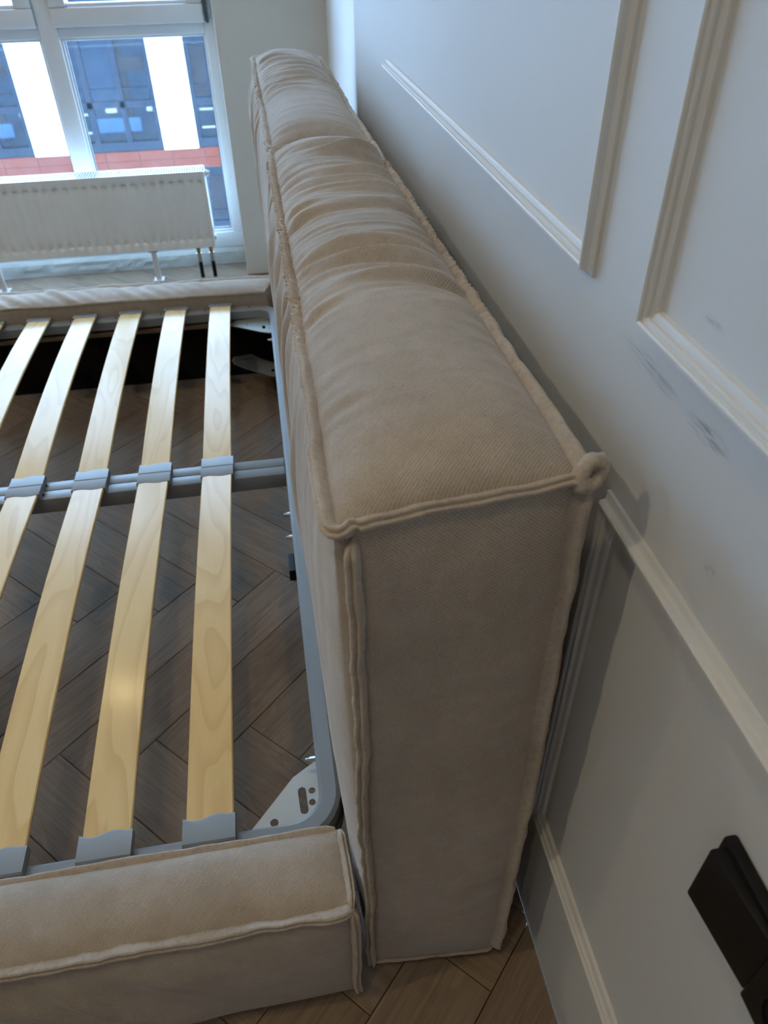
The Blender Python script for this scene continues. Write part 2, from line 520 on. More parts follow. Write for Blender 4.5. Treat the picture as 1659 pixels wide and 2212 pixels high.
def cushion_mesh(name, corners, res, disp, mat, parent):
    """corners: 8 points; res: (nx,ny,nz); disp(face, a, b, p) -> outward displacement (m); face in -x +x -y +y -z +z"""
    hm = hexmap(corners)
    V, F, idx, REST = [], [], {}, []
    nx, ny, nz = res
    nrm = {'-x': (-1, 0, 0), '+x': (1, 0, 0), '-y': (0, -1, 0), '+y': (0, 1, 0), '-z': (0, 0, -1), '+z': (0, 0, 1)}
    def vid(i, j, k, face):
        key = (i, j, k)
        if key in idx: return idx[key]
        u, v, w_ = i / nx, j / ny, k / nz
        p = hm(u, v, w_)
        edge = (i in (0, nx)) + (j in (0, ny)) + (k in (0, nz))
        REST.append(tuple(p))
        if edge == 1:
            a, b = {'x': (v, w_), 'y': (u, w_), 'z': (u, v)}[face[1]]
            p = p + np.array(nrm[face]) * disp(face, a, b, p)
        idx[key] = len(V)
        V.append(p)
        return idx[key]
    for face, rng in (('-x', 0), ('+x', nx)):
        for j in range(ny):
            for k in range(nz):
                q = [vid(rng, j, k, face), vid(rng, j + 1, k, face), vid(rng, j + 1, k + 1, face), vid(rng, j, k + 1, face)]
                F.append(q[::-1] if face == '-x' else q)
    for face, rng in (('-y', 0), ('+y', ny)):
        for i in range(nx):
            for k in range(nz):
                q = [vid(i, rng, k, face), vid(i + 1, rng, k, face), vid(i + 1, rng, k + 1, face), vid(i, rng, k + 1, face)]
                F.append(q if face == '-y' else q[::-1])
    for face, rng in (('-z', 0), ('+z', nz)):
        for i in range(nx):
            for j in range(ny):
                q = [vid(i, j, rng, face), vid(i + 1, j, rng, face), vid(i + 1, j + 1, rng, face), vid(i, j + 1, rng, face)]
                F.append(q[::-1] if face == '-z' else q)
    o = pydata(name, V, F, mat, parent)
    at = o.data.attributes.new('weave', 'FLOAT_VECTOR', 'POINT')
    at.data.foreach_set('vector', np.array(REST, float).ravel())
    return o

def puff(a, b, n=4.0, m_=4.0):
    return max(0.0, (1 - abs(2 * a - 1) ** n)) ** 0.8 * max(0.0, (1 - abs(2 * b - 1) ** m_)) ** 0.8

def smooth01(t): 
    t = min(1.0, max(0.0, t)); return t * t * (3 - 2 * t)

def ridged(s, seed=0.0, sharp=1.0):
    v = n1(s, seed, 0.37 * seed)
    return (1 - abs(v) * 2.0)

# the piping (a folded flange that stands off along the seams)
FPROF = [(-0.0052, -0.006), (-0.0058, 0.002), (-0.0056, 0.0085), (-0.0038, 0.0118), (-0.0018, 0.0115), (-0.0004, 0.0085),
         (0.0004, 0.0085), (0.0018, 0.0115), (0.0038, 0.0118), (0.0056, 0.0085), (0.0058, 0.002), (0.0052, -0.006)]
def piping(path, outs, closed, parent, seed=0.0, gather=0.0, scale=1.0, wob=1.0, name='piping', taper=True):
    """path: dense list of points; outs: outward direction per point; gather: list/func of ripple amount per point"""
    P = [Vector(p) for p in path]
    n = len(P)
    V, F = [], []
    L = 0.0
    m_ = len(FPROF)
    for i in range(n):
        a = P[(i - 1) % n] if (closed or i > 0) else P[i]
        b = P[(i + 1) % n] if (closed or i < n - 1) else P[i]
        t = (b - a).normalized()
        if i > 0: L += (P[i] - P[i - 1]).length
        o = Vector(outs[i])
        o = (o - t * o.dot(t)).normalized()
        s = t.cross(o)
        g = gather(i) if callable(gather) else gather
        w1 = 0.0022 * wob * n1(L * 28, seed, 1.7) + 0.0016 * g * math.sin(L * 420 + 3 * n1(L * 30, seed))
        w2 = 0.0022 * wob * n1(L * 34, seed + 9, 4.1)
        th = 1.0 + 0.22 * n1(L * 45, seed + 4) + 0.22 * g * math.sin(L * 480 + 4 * n1(L * 22, seed + 2))
        ht = 1.0 + 0.20 * n1(L * 24, seed + 6) + 0.12 * g * math.sin(L * 520 + 5 * n1(L * 25, seed + 7))
        tilt = 0.35 * wob * n1(L * 11, seed + 12)
        e = 1.0
        if not closed and taper:
            d = min(i, n - 1 - i)
            e = min(1.0, 0.35 + d / 4.0)
        for (x, y) in FPROF:
            xx, yy = x * th * scale * e, y * (ht if y > 0 else 1) * scale * (e if y > 0 else 1)
            xx += tilt * yy
            V.append(P[i] + s * (xx + w1) + o * (yy + w2))
    rng = n if closed else n - 1
    for i in range(rng):
        i2 = (i + 1) % n
        for j in range(m_ - 1):
            F.append((i * m_ + j, i * m_ + j + 1, i2 * m_ + j + 1, i2 * m_ + j))
    if not closed:
        F.append(tuple(range(m_ - 1, -1, -1)))
        F.append(tuple((n - 1) * m_ + j for j in range(m_)))
    return pydata(name, V, F, MT['fabric'], parent)

def seg_path(A, B, step=0.0035):
    A, B = Vector(A), Vector(B)
    k = max(2, int((B - A).length / step))
    return [A.lerp(B, i / k) for i in range(k + 1)]

def loop_path(C4, cr=0.012, push=0.006, step=0.0035):
    """closed loop through 4 corners with small rounded, slightly pushed out corners"""
    out, C4 = [], [Vector(c) for c in C4]
    cen = sum(C4, Vector()) / 4
    for i in range(4):
        p, c, q = C4[i - 1], C4[i], C4[(i + 1) % 4]
        d1, d2 = (p - c).normalized(), (q - c).normalized()
        a, b = c + d1 * cr, c + d2 * cr
        cc = c + (c - cen).normalized() * push
        for s in range(9):
            t = s / 8
            out.append(a * (1 - t) ** 2 + cc * 2 * t * (1 - t) * 1.0 + b * t ** 2)
        nxt = C4[(i + 1) % 4]
        d = (c - nxt).normalized()
        e = nxt + d * cr
        out += seg_path(b, e, step)[1:-1]
    return out

def sag(path, amt, seed, fr=7.0):
    return [p + Vector((amt * n1(p.x * fr + seed, p.y * fr, p.z * fr), amt * n1(p.x * fr, p.y * fr + seed, p.z * fr + 5), amt * n1(p.x * fr + 8, p.y * fr, p.z * fr + seed))) for p in path]

bed = tag(empty('upholstered_bed', (-1.2, 1.02, 0.0)), 'beige chenille upholstered bed with tall cushioned headboard against the wall', 'bed')

def headboard_cushion(yA, yB, zt, off, wrinkle, seed, label):
    """off: dict of corner offsets"""
    x0, x1, z0 = -0.262, -0.071, 0.028
    c = {}
    for i, x in ((0, x0), (1, x1)):
        for j, y in ((0, yA), (1, yB)):
            for k, z in ((0, z0), (1, zt)):
                d = off.get((i, j, k), (0, 0, 0))
                c[(i, j, k)] = (x + d[0], y + d[1], z + d[2])
    def disp(face, a, b, p):
        x, y, z = p
        if face == '+z':
            d = 0.040 * (max(0, 1 - abs(2 * a - 1) ** 2.4)) ** 0.75 * (max(0, 1 - abs(2 * b - 1) ** 14.0)) ** 0.6
            w_ = wrinkle(y)
            edge = min(1, 14 * min(a, 1 - a)) * min(1, 30 * min(b, 1 - b))
            warp = 0.030 * n1(x * 7, y * 5, seed) + 0.010 * (1 - (2 * a - 1) ** 2)
            yy = y + warp
            r = 0.55 * n1(yy * 32, x * 4.0, seed) + 0.60 * (0.42 - abs(n1(yy * 24 + 3, x * 2.8, seed + 3))) + 0.14 * n1(yy * 75, x * 6, seed + 5)
            mod = 0.55 + 0.75 * n1(x * 6 + 4, y * 6, seed + 8)
            d += 0.032 * w_ * r * max(0.2, mod) * edge
            d += 0.0025 * n1(x * 9, y * 7, seed + 20) * edge
            ga = math.exp(-min(a, 1 - a) * 0.19 / 0.032)          # gathers along the two long seams
            d += 0.010 * (0.40 + 0.8 * w_) * ga * n1(y * 62, x * 8, seed + 31) * edge
            return d
        if face == '-x':
            t = (p[2] - z0) / (zt - z0)
            d = 0.021 * puff(a, b, 8, 5) * (0.70 + 0.30 * smooth01((t - 0.18) / 0.35))
            up = smooth01((t - 0.45) / 0.5)
            edge = min(1, 14 * min(a, 1 - a)) * min(1, 18 * min(b, 1 - b))
            yy = y + 0.045 * n1(y * 4, z * 5, seed + 40) - 0.05 * (1 - t)
            w_ = wrinkle(y)
            r = 0.6 * n1(yy * 30, z * 2.2, seed + 41) + 0.4 * (0.5 - abs(n1(yy * 22, z * 1.6, seed + 44)))
            d += 0.024 * (0.30 + w_) * (0.25 + 0.75 * up) * r * edge
            d += 0.004 * n1(y * 5, z * 4, seed + 47) * edge
            return d
        if face == '+x':
            edge = min(1, 10 * min(a, 1 - a)) * min(1, 10 * min(b, 1 - b))
            return 0.012 * puff(a, b, 8, 6) + 0.003 * n1(y * 8, z * 8, seed + 50) * edge
        if face in ('-y', '+y'):
            edge = min(1, 8 * min(a, 1 - a)) * min(1, 14 * min(b, 1 - b))
            A = 0.016 if face == '-y' else 0.008
            d = A * puff(a, b, 3.5, 9)
            d += 0.0035 * n1(x * 9, z * 5, seed + 60) * edge
            # a few pulled creases near the wall-side seam, low down
            cr = math.exp(-((b - 0.30) / 0.09) ** 2) * smooth01((a - 0.35) / 0.5)
            d += 0.004 * cr * n1((z - 0.45 * x) * 42, x * 4, seed + 63) * edge
            return d
        return 0.0
    o = cushion_mesh('headboard_cushion', c, (40, int((yB - yA) / 0.0042), 84), disp, MT['fabric'], bed)
    tag(o, label)
    # piping round the top, round the bottom and up the four corners
    def co(i, j, k): return Vector(c[(i, j, k)])
    ctr_top = (co(0, 0, 1) + co(1, 1, 1)) / 2
    tp = sag(loop_path([co(0, 0, 1), co(0, 1, 1), co(1, 1, 1), co(1, 0, 1)], 0.016, 0.010), 0.004, seed)
    def outdir(p, zsign, zw=0.8):
        ax = 1.0 if p.x > (x0 + x1) / 2 + 0.085 else (-1.0 if p.x < (x0 + x1) / 2 - 0.085 else (p.x - (x0 + x1) / 2) / 0.085 * 0.6)
        ay = -1.0 if p.y < yA + 0.02 else (1.0 if p.y > yB - 0.02 else 0.0)
        if ay and abs(ax) < 0.9: ax = 0.0
        return Vector((ax, ay, zsign * zw))
    piping(tp, [outdir(p, 1) for p in tp], True, o, seed, lambda i: wrinkle(tp[i].y) if yA + 0.02 < tp[i].y < yB - 0.02 else 0.1, 0.9, 1.1)
    bp = sag(loop_path([co(0, 0, 0), co(0, 1, 0), co(1, 1, 0), co(1, 0, 0)], 0.016, 0.004), 0.003, seed + 2)
    piping(bp, [outdir(p, -0.3) for p in bp], True, o, seed + 3, 0.1, 0.5)
    for (i, j) in (((1, 0),) if yA < 0.5 else ()):
        c0 = co(i, j, 1) + Vector((0.004, -0.004, 0.006))
        e1, e2 = Vector((0.85, 0.45, 0.15)).normalized(), Vector((-0.2, 0.55, 0.8)).normalized()
        e3 = e1.cross(e2).normalized()
        TV, TF, na, nb = [], [], 26, 12
        for q in range(na):
            a_ = 2 * PI * q / na
            rt = 0.0068 * (1 + 0.25 * n1(3 * math.cos(a_), 3 * math.sin(a_), 5.0))
            for r_ in range(nb):
                b_ = 2 * PI * r_ / nb
                rad_ = 0.0082 + rt * math.cos(b_)
                TV.append(c0 + e1 * (rad_ * 1.15 * math.cos(a_)) + e2 * (rad_ * math.sin(a_)) + e3 * (rt * 1.25 * math.sin(b_) + 0.004 * math.sin(a_ + 0.6)))
        for q in range(na):
            for r_ in range(nb):
                TF.append((q * nb + r_, ((q + 1) % na) * nb + r_, ((q + 1) % na) * nb + (r_ + 1) % nb, q * nb + (r_ + 1) % nb))
        pydata('corner_tuck', TV, TF, MT['fabric'], o)
    for (i, j) in ((0, 0), (1, 0), (0, 1), (1, 1)):
        A, B = co(i, j, 0), co(i, j, 1)
        if (i, j) == (0, 0): A, B = A + Vector((0.003, -0.004, 0)), B + Vector((0.012, -0.006, 0))
        vp = sag(seg_path(A + Vector((0, 0, 0.004)), B - Vector((0, 0, 0.010))), 0.006, seed + 5 + i + 2 * j, 5.0)
        od = Vector((1 if i else -1, 1 if j else -1, 0))
        if j == 0: od = Vector((0.55 if i else -0.35, -1.0, 0)) if not i else Vector((1.0, -0.75, 0))
        piping(vp, [od] * len(vp), False, o, seed + 7 + i + j, 0.1, 1.05, 1.0)
    return o

def wr_near(y):
    return smooth01((y - 0.24) / 0.14) * (1 - 0.75 * smooth01((y - 0.93) / 0.10)) + 0.06
def wr_far(y):
    return smooth01((y - 1.42) / 0.16) * (1 - 0.65 * smooth01((y - 2.05) / 0.10)) + 0.10

headboard_cushion(0.0, 1.103, 0.915, {(0, 0, 1): (-0.004, -0.006, 0), (1, 0, 1): (0.006, 0.016, 0.004), (0, 0, 0): (0.004, 0.010, 0), (1, 0, 0): (0, -0.004, 0),
                                      (0, 1, 1): (0, -0.012, 0), (1, 1, 1): (0, 0.012, 0)}, wr_near, 3.0, 'nearer headboard cushion, pleated along its top')
headboard_cushion(1.122, 2.19, 0.915, {(0, 0, 1): (0, -0.010, 0), (1, 0, 1): (0, 0.012, 0), (0, 1, 1): (-0.004, 0.02, 0.004), (1, 1, 1): (0, -0.025, 0)}, wr_far, 11.0, 'farther headboard cushion by the window')

# ---- side rails
def side_rail(y0, y1, zt, near, seed, label):
    xL, xR, z0 = -2.33, -0.285, 0.022
    if near:
        tl = {(0, 0, 1): (0, 0.0, 0), (1, 0, 1): (0.004, 0.004, -0.012), (1, 1, 1): (0.0, -0.004, 0.0)}
    else:
        tl = {(0, 0, 1): (0, 0.020, 0), (0, 1, 1): (0, 0.03, 0), (1, 0, 1): (-0.03, -0.006, -0.01), (1, 1, 1): (0.0, -0.008, -0.01)}
    c = {}
    for i, x in ((0, xL), (1, xR)):
        for j, y in ((0, y0), (1, y1)):
            for k, z in ((0, z0), (1, zt)):
                d = tl.get((i, j, k), (0, 0, 0))
                c[(i, j, k)] = (x + d[0], y + d[1], z + d[2])
    hard = '-y' if near else '+y'
    def disp(face, a, b, p):
        x, y, z = p
        if face == '+z':
            edge = min(1, 40 * min(a, 1 - a)) * min(1, 10 * min(b, 1 - b))
            d = 0.014 * max(0, 1 - abs(2 * a - 1) ** 30) ** 0.7 * max(0, 1 - abs(2 * b - 1) ** 2.6) ** 0.8
            d += 0.0022 * n1(x * 10, y * 10, seed) * edge
            if not near: d += 0.011 * n1((x + 0.9 * y) * 22, y * 4, seed + 2) * smooth01((-0.45 - x) / 0.15) * edge
            else: d += 0.0025 * n1((x - 0.5 * y) * 16, y * 5, seed + 2) * smooth01((-0.5 - x) / 0.2) * edge
            return d
        if face == hard:
            edge = min(1, 40 * min(a, 1 - a)) * min(1, 10 * min(b, 1 - b))
            d = 0.018 * max(0, 1 - abs(2 * a - 1) ** 24) ** 0.7 * max(0, 1 - abs(2 * b - 1) ** 3) ** 0.8
            d += 0.032 * (0.5 - abs(n1((x + 0.75 * z) * 11, z * 3, seed + 5))) * smooth01((-0.42 - x) / 0.2) * smooth01((zt - 0.02 - z) / 0.07) * edge
            d += 0.004 * n1(x * 7, z * 6, seed + 8) * edge
            return d
        if face == '+x': return 0.010 * puff(a, b, 4, 4)
        return 0.0
    o = cushion_mesh('side_rail', c, (300, 26, 40), disp, MT['fabric'], bed)
    tag(o, label)
    def co(i, j, k): return Vector(c[(i, j, k)])
    jo = 0 if near else 1
    so = -1 if near else 1
    # inner top seam, outer top seam with the stand-up flange, end seams
    p = sag(seg_path(co(0, 1 - jo, 1), co(1, 1 - jo, 1) - Vector((0.004, 0, 0)), 0.005), 0.003, seed)
    piping(p, [Vector((0, -so, 0.5))] * len(p), False, o, seed, 0.0, 0.6, 0.5)
    p = sag(seg_path(co(0, jo, 1), co(1, jo, 1) + Vector((0.003, 0, 0)), 0.004), 0.004, seed + 1)
    piping(p, [Vector((0, so, 0.45))] * len(p), False, o, seed + 1, 0.15, 0.95, 1.2)
    p = sag(seg_path(co(1, 0, 1), co(1, 1, 1)), 0.003, seed + 2)
    piping(p, [Vector((0.5, 0, 1))] * len(p), False, o, seed + 2, 0.15, 0.8)
    p = sag(seg_path(co(1, jo, 0), co(1, jo, 1)), 0.004, seed + 3)
    piping(p, [Vector((0.35, so, 0))] * len(p), False, o, seed + 3, 0.1, 1.0)
    return o
side_rail(-0.022, 0.088, 0.298, True, 21.0, 'nearer padded side rail')
side_rail(1.955, 2.070, 0.306, False, 33.0, 'farther padded side rail by the radiator')
box('foot_rail', (-2.44, -2.335, -0.02, 2.06, 0.022, 0.30), MT['fabric'], bed, bev=0.02, seg=4, smooth=True)
# black fabric lining on the inner faces of the rails, with the ledge the base sits on
box('inner_lining', (-2.33, -0.285, 1.944, 1.953, 0.004, 0.215), MT['black'], bed)
box('support_ledge', (-2.33, -0.42, 1.905, 1.943, 0.205, 0.216), plain('raw_brown_board', (0.20, 0.135, 0.095, 1), 0.8), bed)
box('inner_lining', (-2.33, -0.285, 0.0845, 0.092, 0.03, 0.20), MT['black'], bed)

# ------------------------------------------------------------------ slatted base
base = tag(empty('slatted_bed_base', (-1.3, 1.02, 0.2)), 'grey steel bed base with curved birch slats resting inside the bed', 'bed base')
ZT = 0.258           # top of the steel frame
def rounded_rect(x0, x1, y0, y1, r, n=8):
    pts = []
    for cx, cy, a0 in ((x1 - r, y0 + r, -PI / 2), (x1 - r, y1 - r, 0), (x0 + r, y1 - r, PI / 2), (x0 + r, y0 + r, PI)):
        for i in range(n + 1):
            a = a0 + (PI / 2) * i / n
            pts.append((cx + r * math.cos(a), cy + r * math.sin(a)))
    return pts
def ring_tube(x0, x1, y0, y1, r, wdt, z0, z1, bev=0.006):
    outer = rounded_rect(x0, x1, y0, y1, r)
    inner = rounded_rect(x0 + wdt, x1 - wdt, y0 + wdt, y1 - wdt, max(0.008, r - wdt))
    om = rounded_rect(x0 + bev, x1 - bev, y0 + bev, y1 - bev, r - bev)
    im = rounded_rect(x0 + wdt - bev, x1 - wdt + bev, y0 + wdt - bev, y1 - wdt + bev, max(0.008, r - wdt) + bev)
    rings = [(inner, z0), (outer, z0), (outer, z1 - bev), (om, z1 - bev * 0.25), (om, z1), (im, z1), (im, z1 - bev * 0.25), (inner, z1 - bev)]
    rings = [(inner, z0), (outer, z0), (outer, z1 - bev), (om, z1), (im, z1), (inner, z1 - bev)]
    n = len(outer)
    V = [(x, y, z) for rg, z in rings for x, y in rg]
    F = []
    for a in range(len(rings)):
        b = (a + 1) % len(rings)
        for i in range(n):
            j = (i + 1) % n
            F.append((a * n + i, a * n + j, b * n + j, b * n + i))
    return V, F
V, F = ring_tube(-2.30, -0.276, 0.096, 1.941, 0.075, 0.032, ZT - 0.032, ZT)
o = pydata('steel_frame', V, F, MT['steel'], base)
o.data.set_sharp_from_angle(angle=0.5)
# lower corner tube seen outside the bend by the rail
def arc_tube(name, cx, cy, r, a0, a1, z, rad, mat, parent):
    V, F, n, m_ = [], [], 14, 10
    for i in range(n + 1):
        a = a0 + (a1 - a0) * i / n
        for j in range(m_):
            b = 2 * PI * j / m_
            rr = r + rad * math.cos(b)
            V.append((cx + rr * math.cos(a), cy + rr * math.sin(a), z + rad * math.sin(b)))
    for i in range(n):
        for j in range(m_):
            F.append((i * m_ + j, i * m_ + (j + 1) % m_, (i + 1) * m_ + (j + 1) % m_, (i + 1) * m_ + j))
    return pydata(name, V, F, mat, parent)
arc_tube('corner_tube', -0.351, 0.171, 0.066, -PI / 2 - 0.15, 0.25, 0.196, 0.012, MT['steel'], base)
# centre beam: two boxes side by side
YC = 1.012
box('centre_beam', (-2.268, -0.309, YC - 0.0335, YC - 0.0008, ZT - 0.042, ZT - 0.003), MT['steel'], base, bev=0.003, smooth=True)
box('centre_beam', (-2.268, -0.309, YC + 0.0008, YC + 0.0335, ZT - 0.042, ZT - 0.003), MT['steel'], base, bev=0.003, smooth=True)
for xx in (-0.855, -1.70):
    for sy in (-1, 1):
        bm = bmesh.new()
        add_cyl(bm, (xx, YC + sy * 0.017, ZT - 0.0035), (xx, YC + sy * 0.017, ZT - 0.0015), 0.008, 0.0065, 16)
        h = link('screw_cup', from_bm('screw_cup', bm), MT['steel'], base)
        bm = bmesh.new()
        add_cyl(bm, (xx, YC + sy * 0.017, ZT - 0.0014), (xx, YC + sy * 0.017, ZT - 0.0010), 0.0038, 0.0038, 14)
        link('screw_hole', from_bm('screw_hole', bm), MT['black'], h)
# small rivets on the top of the far long side
for i in range(9):
    xx = -0.372 - 0.1425 * i
    bm = bmesh.new()
    add_cyl(bm, (xx, 1.926, ZT - 0.0005), (xx, 1.926, ZT + 0.0012), 0.004, 0.0028, 10)
    link('rivet', from_bm('rivet', bm), MT['blackplastic'], base)

# slats
SW, STH = 0.067, 0.008
Y0a, Y1a = 0.118, YC - 0.006
Y0b, Y1b = YC + 0.006, 1.934
ZS = 0.262           # underside height of slat ends
def slat_mesh(L, crown):
    n = 26
    V, F = [], []
    bv = 0.0018
    prof = [(-SW / 2, bv), (-SW / 2, STH - bv), (-SW / 2 + bv, STH), (SW / 2 - bv, STH), (SW / 2, STH - bv), (SW / 2, bv), (SW / 2 - bv, 0), (-SW / 2 + bv, 0)]
    m_ = len(prof)
    for i in range(n + 1):
        t = i / n
        y = (t - 0.5) * L
        z = crown * (1 - (2 * t - 1) ** 2)
        V += [(x, y, z + h) for x, h in prof]
    for i in range(n):
        for j in range(m_): F.append((i * m_ + j, i * m_ + (j + 1) % m_, (i + 1) * m_ + (j + 1) % m_, (i + 1) * m_ + j))
    F.append(tuple(range(m_))); F.append(tuple(n * m_ + j for j in range(m_ - 1, -1, -1)))
    me = bpy.data.meshes.new('slat')
    me.from_pydata(V, [], F)
    me.polygons.foreach_set('use_smooth', [True] * len(F))
    me.set_sharp_from_angle(angle=0.5)
    me.materials.append(MT['birch'])
    return me
def clip_mesh(sgn, depth, w_=0.0735):
    """plastic end cap over a slat end; sgn=+1: the open wavy mouth looks to +y; origin at the slat end"""
    n = 28
    zt, zb = STH + 0.0035, -0.004
    front, V, F = [], [], []
    for i in range(n + 1):
        t = i / n
        x = (t - 0.5) * w_
        yy = depth + 0.0026 * math.sin(t * 2 * PI * 1.35 + 2.6) + 0.0035 * (t - 0.3) ** 2 * 2
        front.append((x, yy))
    for x, yy in front: V.append((x, sgn * (yy), zt - 0.001))        # 0: lip lower edge ring top
    for x, yy in front: V.append((x, sgn * (yy - 0.003), zt))        # 1
    for x, yy in front: V.append((x, sgn * -0.006, zt))              # 2
    for x, yy in front: V.append((x, sgn * -0.009, zt - 0.003))      # 3
    for x, yy in front: V.append((x, sgn * -0.009, zb))              # 4
    for x, yy in front: V.append((x, sgn * yy, zb))                  # 5
    N = n + 1
    for r in range(6):
        r2 = (r + 1) % 6
        for i in range(n): F.append((r * N + i, r * N + i + 1, r2 * N + i + 1, r2 * N + i))
    F.append(tuple(r * N for r in range(6)))
    F.append(tuple(r * N + n for r in range(5, -1, -1)))
    me = bpy.data.meshes.new('end_clip')
    me.from_pydata(V, [], F)
    bm = bmesh.new(); bm.from_mesh(me); bmesh.ops.recalc_face_normals(bm, faces=bm.faces[:]); bm.to_mesh(me); bm.free()
    me.polygons.foreach_set('use_smooth', [True] * len(me.polygons))
    me.set_sharp_from_angle(angle=0.6)
    me.materials.append(MT['clip'])
    return me
La, Lb = Y1a - Y0a, Y1b - Y0b
sa, sb = slat_mesh(La, 0.016), slat_mesh(Lb, 0.016)
c_near, c_mid_a, c_mid_b, c_far = clip_mesh(1, 0.030), clip_mesh(-1, 0.028), clip_mesh(1, 0.028), clip_mesh(-1, 0.016)
# tilt of the caps follows the slat ends
for k in range(13):
    xc = -0.4645 - 0.1428 * k
    s1 = link('slat', sa, None, base, (xc, (Y0a + Y1a) / 2, ZS))
    s2 = link('slat', sb, None, base, (xc, (Y0b + Y1b) / 2, ZS))
    for s, me, dy, dx in ((s1, c_near, -La / 2 - 0.001, -0.001), (s1, c_mid_a, La / 2 - 0.002, 0.0), (s2, c_mid_b, -Lb / 2 + 0.002, 0.001), (s2, c_far, Lb / 2 - 0.001, 0)):
        c_ = link('end_clip', me, None, s, (dx, dy, 0.0))

# corner plates
def plate(name, outline, holes, z, th, parent, label=None):
    """outline/holes: lists of xy polygons; flat plate with real holes"""
    bm = bmesh.new()
    def ring(pts):
        vs = [bm.verts.new((x, y, z)) for x, y in pts]
        return [bm.edges.new((vs[i], vs[(i + 1) % len(vs)])) for i in range(len(vs))]
    es = ring(outline)
    for h in holes: es += ring(h)
    bmesh.ops.triangle_fill(bm, use_beauty=True, use_dissolve=False, edges=es)
    r = bmesh.ops.extrude_face_region(bm, geom=bm.faces[:])
    for v in [g for g in r['geom'] if isinstance(g, bmesh.types.BMVert)]: v.co.z -= th
    o = link(name, from_bm(name, bm), MT['zinc'], parent)
    if label: tag(o, label)
    return o
def circ(x, y, r, n=16): return [(x + r * math.cos(2 * PI * i / n), y + r * math.sin(2 * PI * i / n)) for i in range(n)]
def slot(x, y, L, r, ang, n=8):
    pts = []
    for sgn, a0 in ((1, -PI / 2), (-1, PI / 2)):
        for i in range(n + 1):
            a = a0 + PI * i / n
            pts.append((sgn * L / 2 + r * math.cos(a), r * math.sin(a)))
    c, s = math.cos(ang), math.sin(ang)
    return [(x + c * a - s * b, y + s * a + c * b) for a, b in pts]
plate('corner_plate', [(-0.425, 0.112), (-0.412, 0.142), (-0.346, 0.217), (-0.309, 0.240), (-0.292, 0.240), (-0.292, 0.112)],
      [slot(-0.333, 0.176, 0.032, 0.0062, PI / 2 + 0.05), circ(-0.3185, 0.190, 0.0052), circ(-0.3195, 0.171, 0.0052), circ(-0.378, 0.148, 0.0062)], 0.2245, 0.003, base, 'galvanised corner plate')
plate('corner_plate', [(-0.440, 1.872), (-0.420, 1.905), (-0.292, 1.915), (-0.292, 1.795), (-0.315, 1.792), (-0.345, 1.806)],
      [slot(-0.331, 1.838, 0.016, 0.005, PI / 2), circ(-0.385, 1.868, 0.004), circ(-0.312, 1.855, 0.003), circ(-0.312, 1.825, 0.003)], 0.2245, 0.003, base, 'galvanised corner plate')
plate('hinge_plate', [(-0.452, 1.864), (-0.444, 1.885), (-0.385, 1.893), (-0.350, 1.850), (-0.290, 1.800), (-0.290, 1.728), (-0.322, 1.727), (-0.410, 1.800), (-0.445, 1.838)],
      [slot(-0.408, 1.868, 0.016, 0.005, 0.1), slot(-0.318, 1.768, 0.014, 0.005, PI / 2), circ(-0.36, 1.81, 0.004), circ(-0.43, 1.866, 0.003)], 0.104, 0.003, base, 'galvanised hinge plate below the base')
box('hinge_arm', (-0.2915, -0.287, 1.70, 1.90, 0.095, 0.224), MT['blackplastic'], base)
# bolts and the black stop along the head-end bar
for (x, y, z) in ((-0.312, 0.852, 0.236), (-0.312, 0.774, 0.236), (-0.312, 1.712, 0.238), (-0.314, 0.234, 0.240)):
    bm = bmesh.new()
    add_cyl(bm, (x + 0.006, y, z), (x - 0.003, y, z), 0.0042, 0.0042, 6)
    add_cyl(bm, (x - 0.003, y, z), (x - 0.010, y, z), 0.0028, 0.0028, 10)
    link('bolt', from_bm('bolt', bm), MT['bolt'], base)
box('stop_block', (-0.322, -0.3085, 0.662, 0.716, 0.214, 0.242), MT['blackplastic'], base, bev=0.002)

# ------------------------------------------------------------------ radiator
rad = tag(empty('panel_radiator', (-1.3, 2.9, 0.0)), 'white ribbed panel radiator standing in front of the window', 'radiator')
RX0, RX1, RZ0, RZ1, RYF = -2.10, -0.513, 0.146, 0.448, 2.848
def rad_sheet(yb, sgn, name):
    per = 0.0382
    xs = np.linspace(RX0, RX1, int((RX1 - RX0) / 0.00318) + 1)
    zs = [RZ0, RZ0 + 0.028, RZ0 + 0.0295, RZ0 + 0.031, RZ0 + 0.0325, RZ0 + 0.034, RZ0 + 0.042, RZ0 + 0.05, RZ0 + 0.06, RZ0 + 0.075, 0.3, RZ1 - 0.075, RZ1 - 0.06, RZ1 - 0.05, RZ1 - 0.042, RZ1 - 0.034, RZ1 - 0.0325, RZ1 - 0.031, RZ1 - 0.0295, RZ1 - 0.028, RZ1]
    V, F = [], []
    for z in zs:
        ez = smooth01((z - RZ0 - 0.028) / 0.006) * smooth01((RZ1 - 0.028 - z) / 0.006)
        for x in xs:
            ph = ((x - RX1) / per) % 1.0
            g = 0.5 - 0.5 * math.cos(2 * PI * ph)
            inside = 1.0 if RX0 + 0.012 < x < RX1 - 0.012 else 0.0
            de = min(z - RZ0, RZ1 - z) - 0.034
            dz = (0.0032 + 0.0085 * math.exp(-(max(0, de) / 0.016) ** 2)) * g ** 1.6 * ez * inside
            V.append((x, yb + sgn * dz, z))
    n = len(xs)
    for k in range(len(zs) - 1):
        for i in range(n - 1):
            q = (k * n + i, k * n + i + 1, (k + 1) * n + i + 1, (k + 1) * n + i)
            F.append(q if sgn > 0 else q[::-1])
    return pydata(name, V, F, MT['radiator'], rad)
rad_sheet(RYF, 1, 'front_panel')
rad_sheet(RYF + 0.100, -1, 'back_panel')
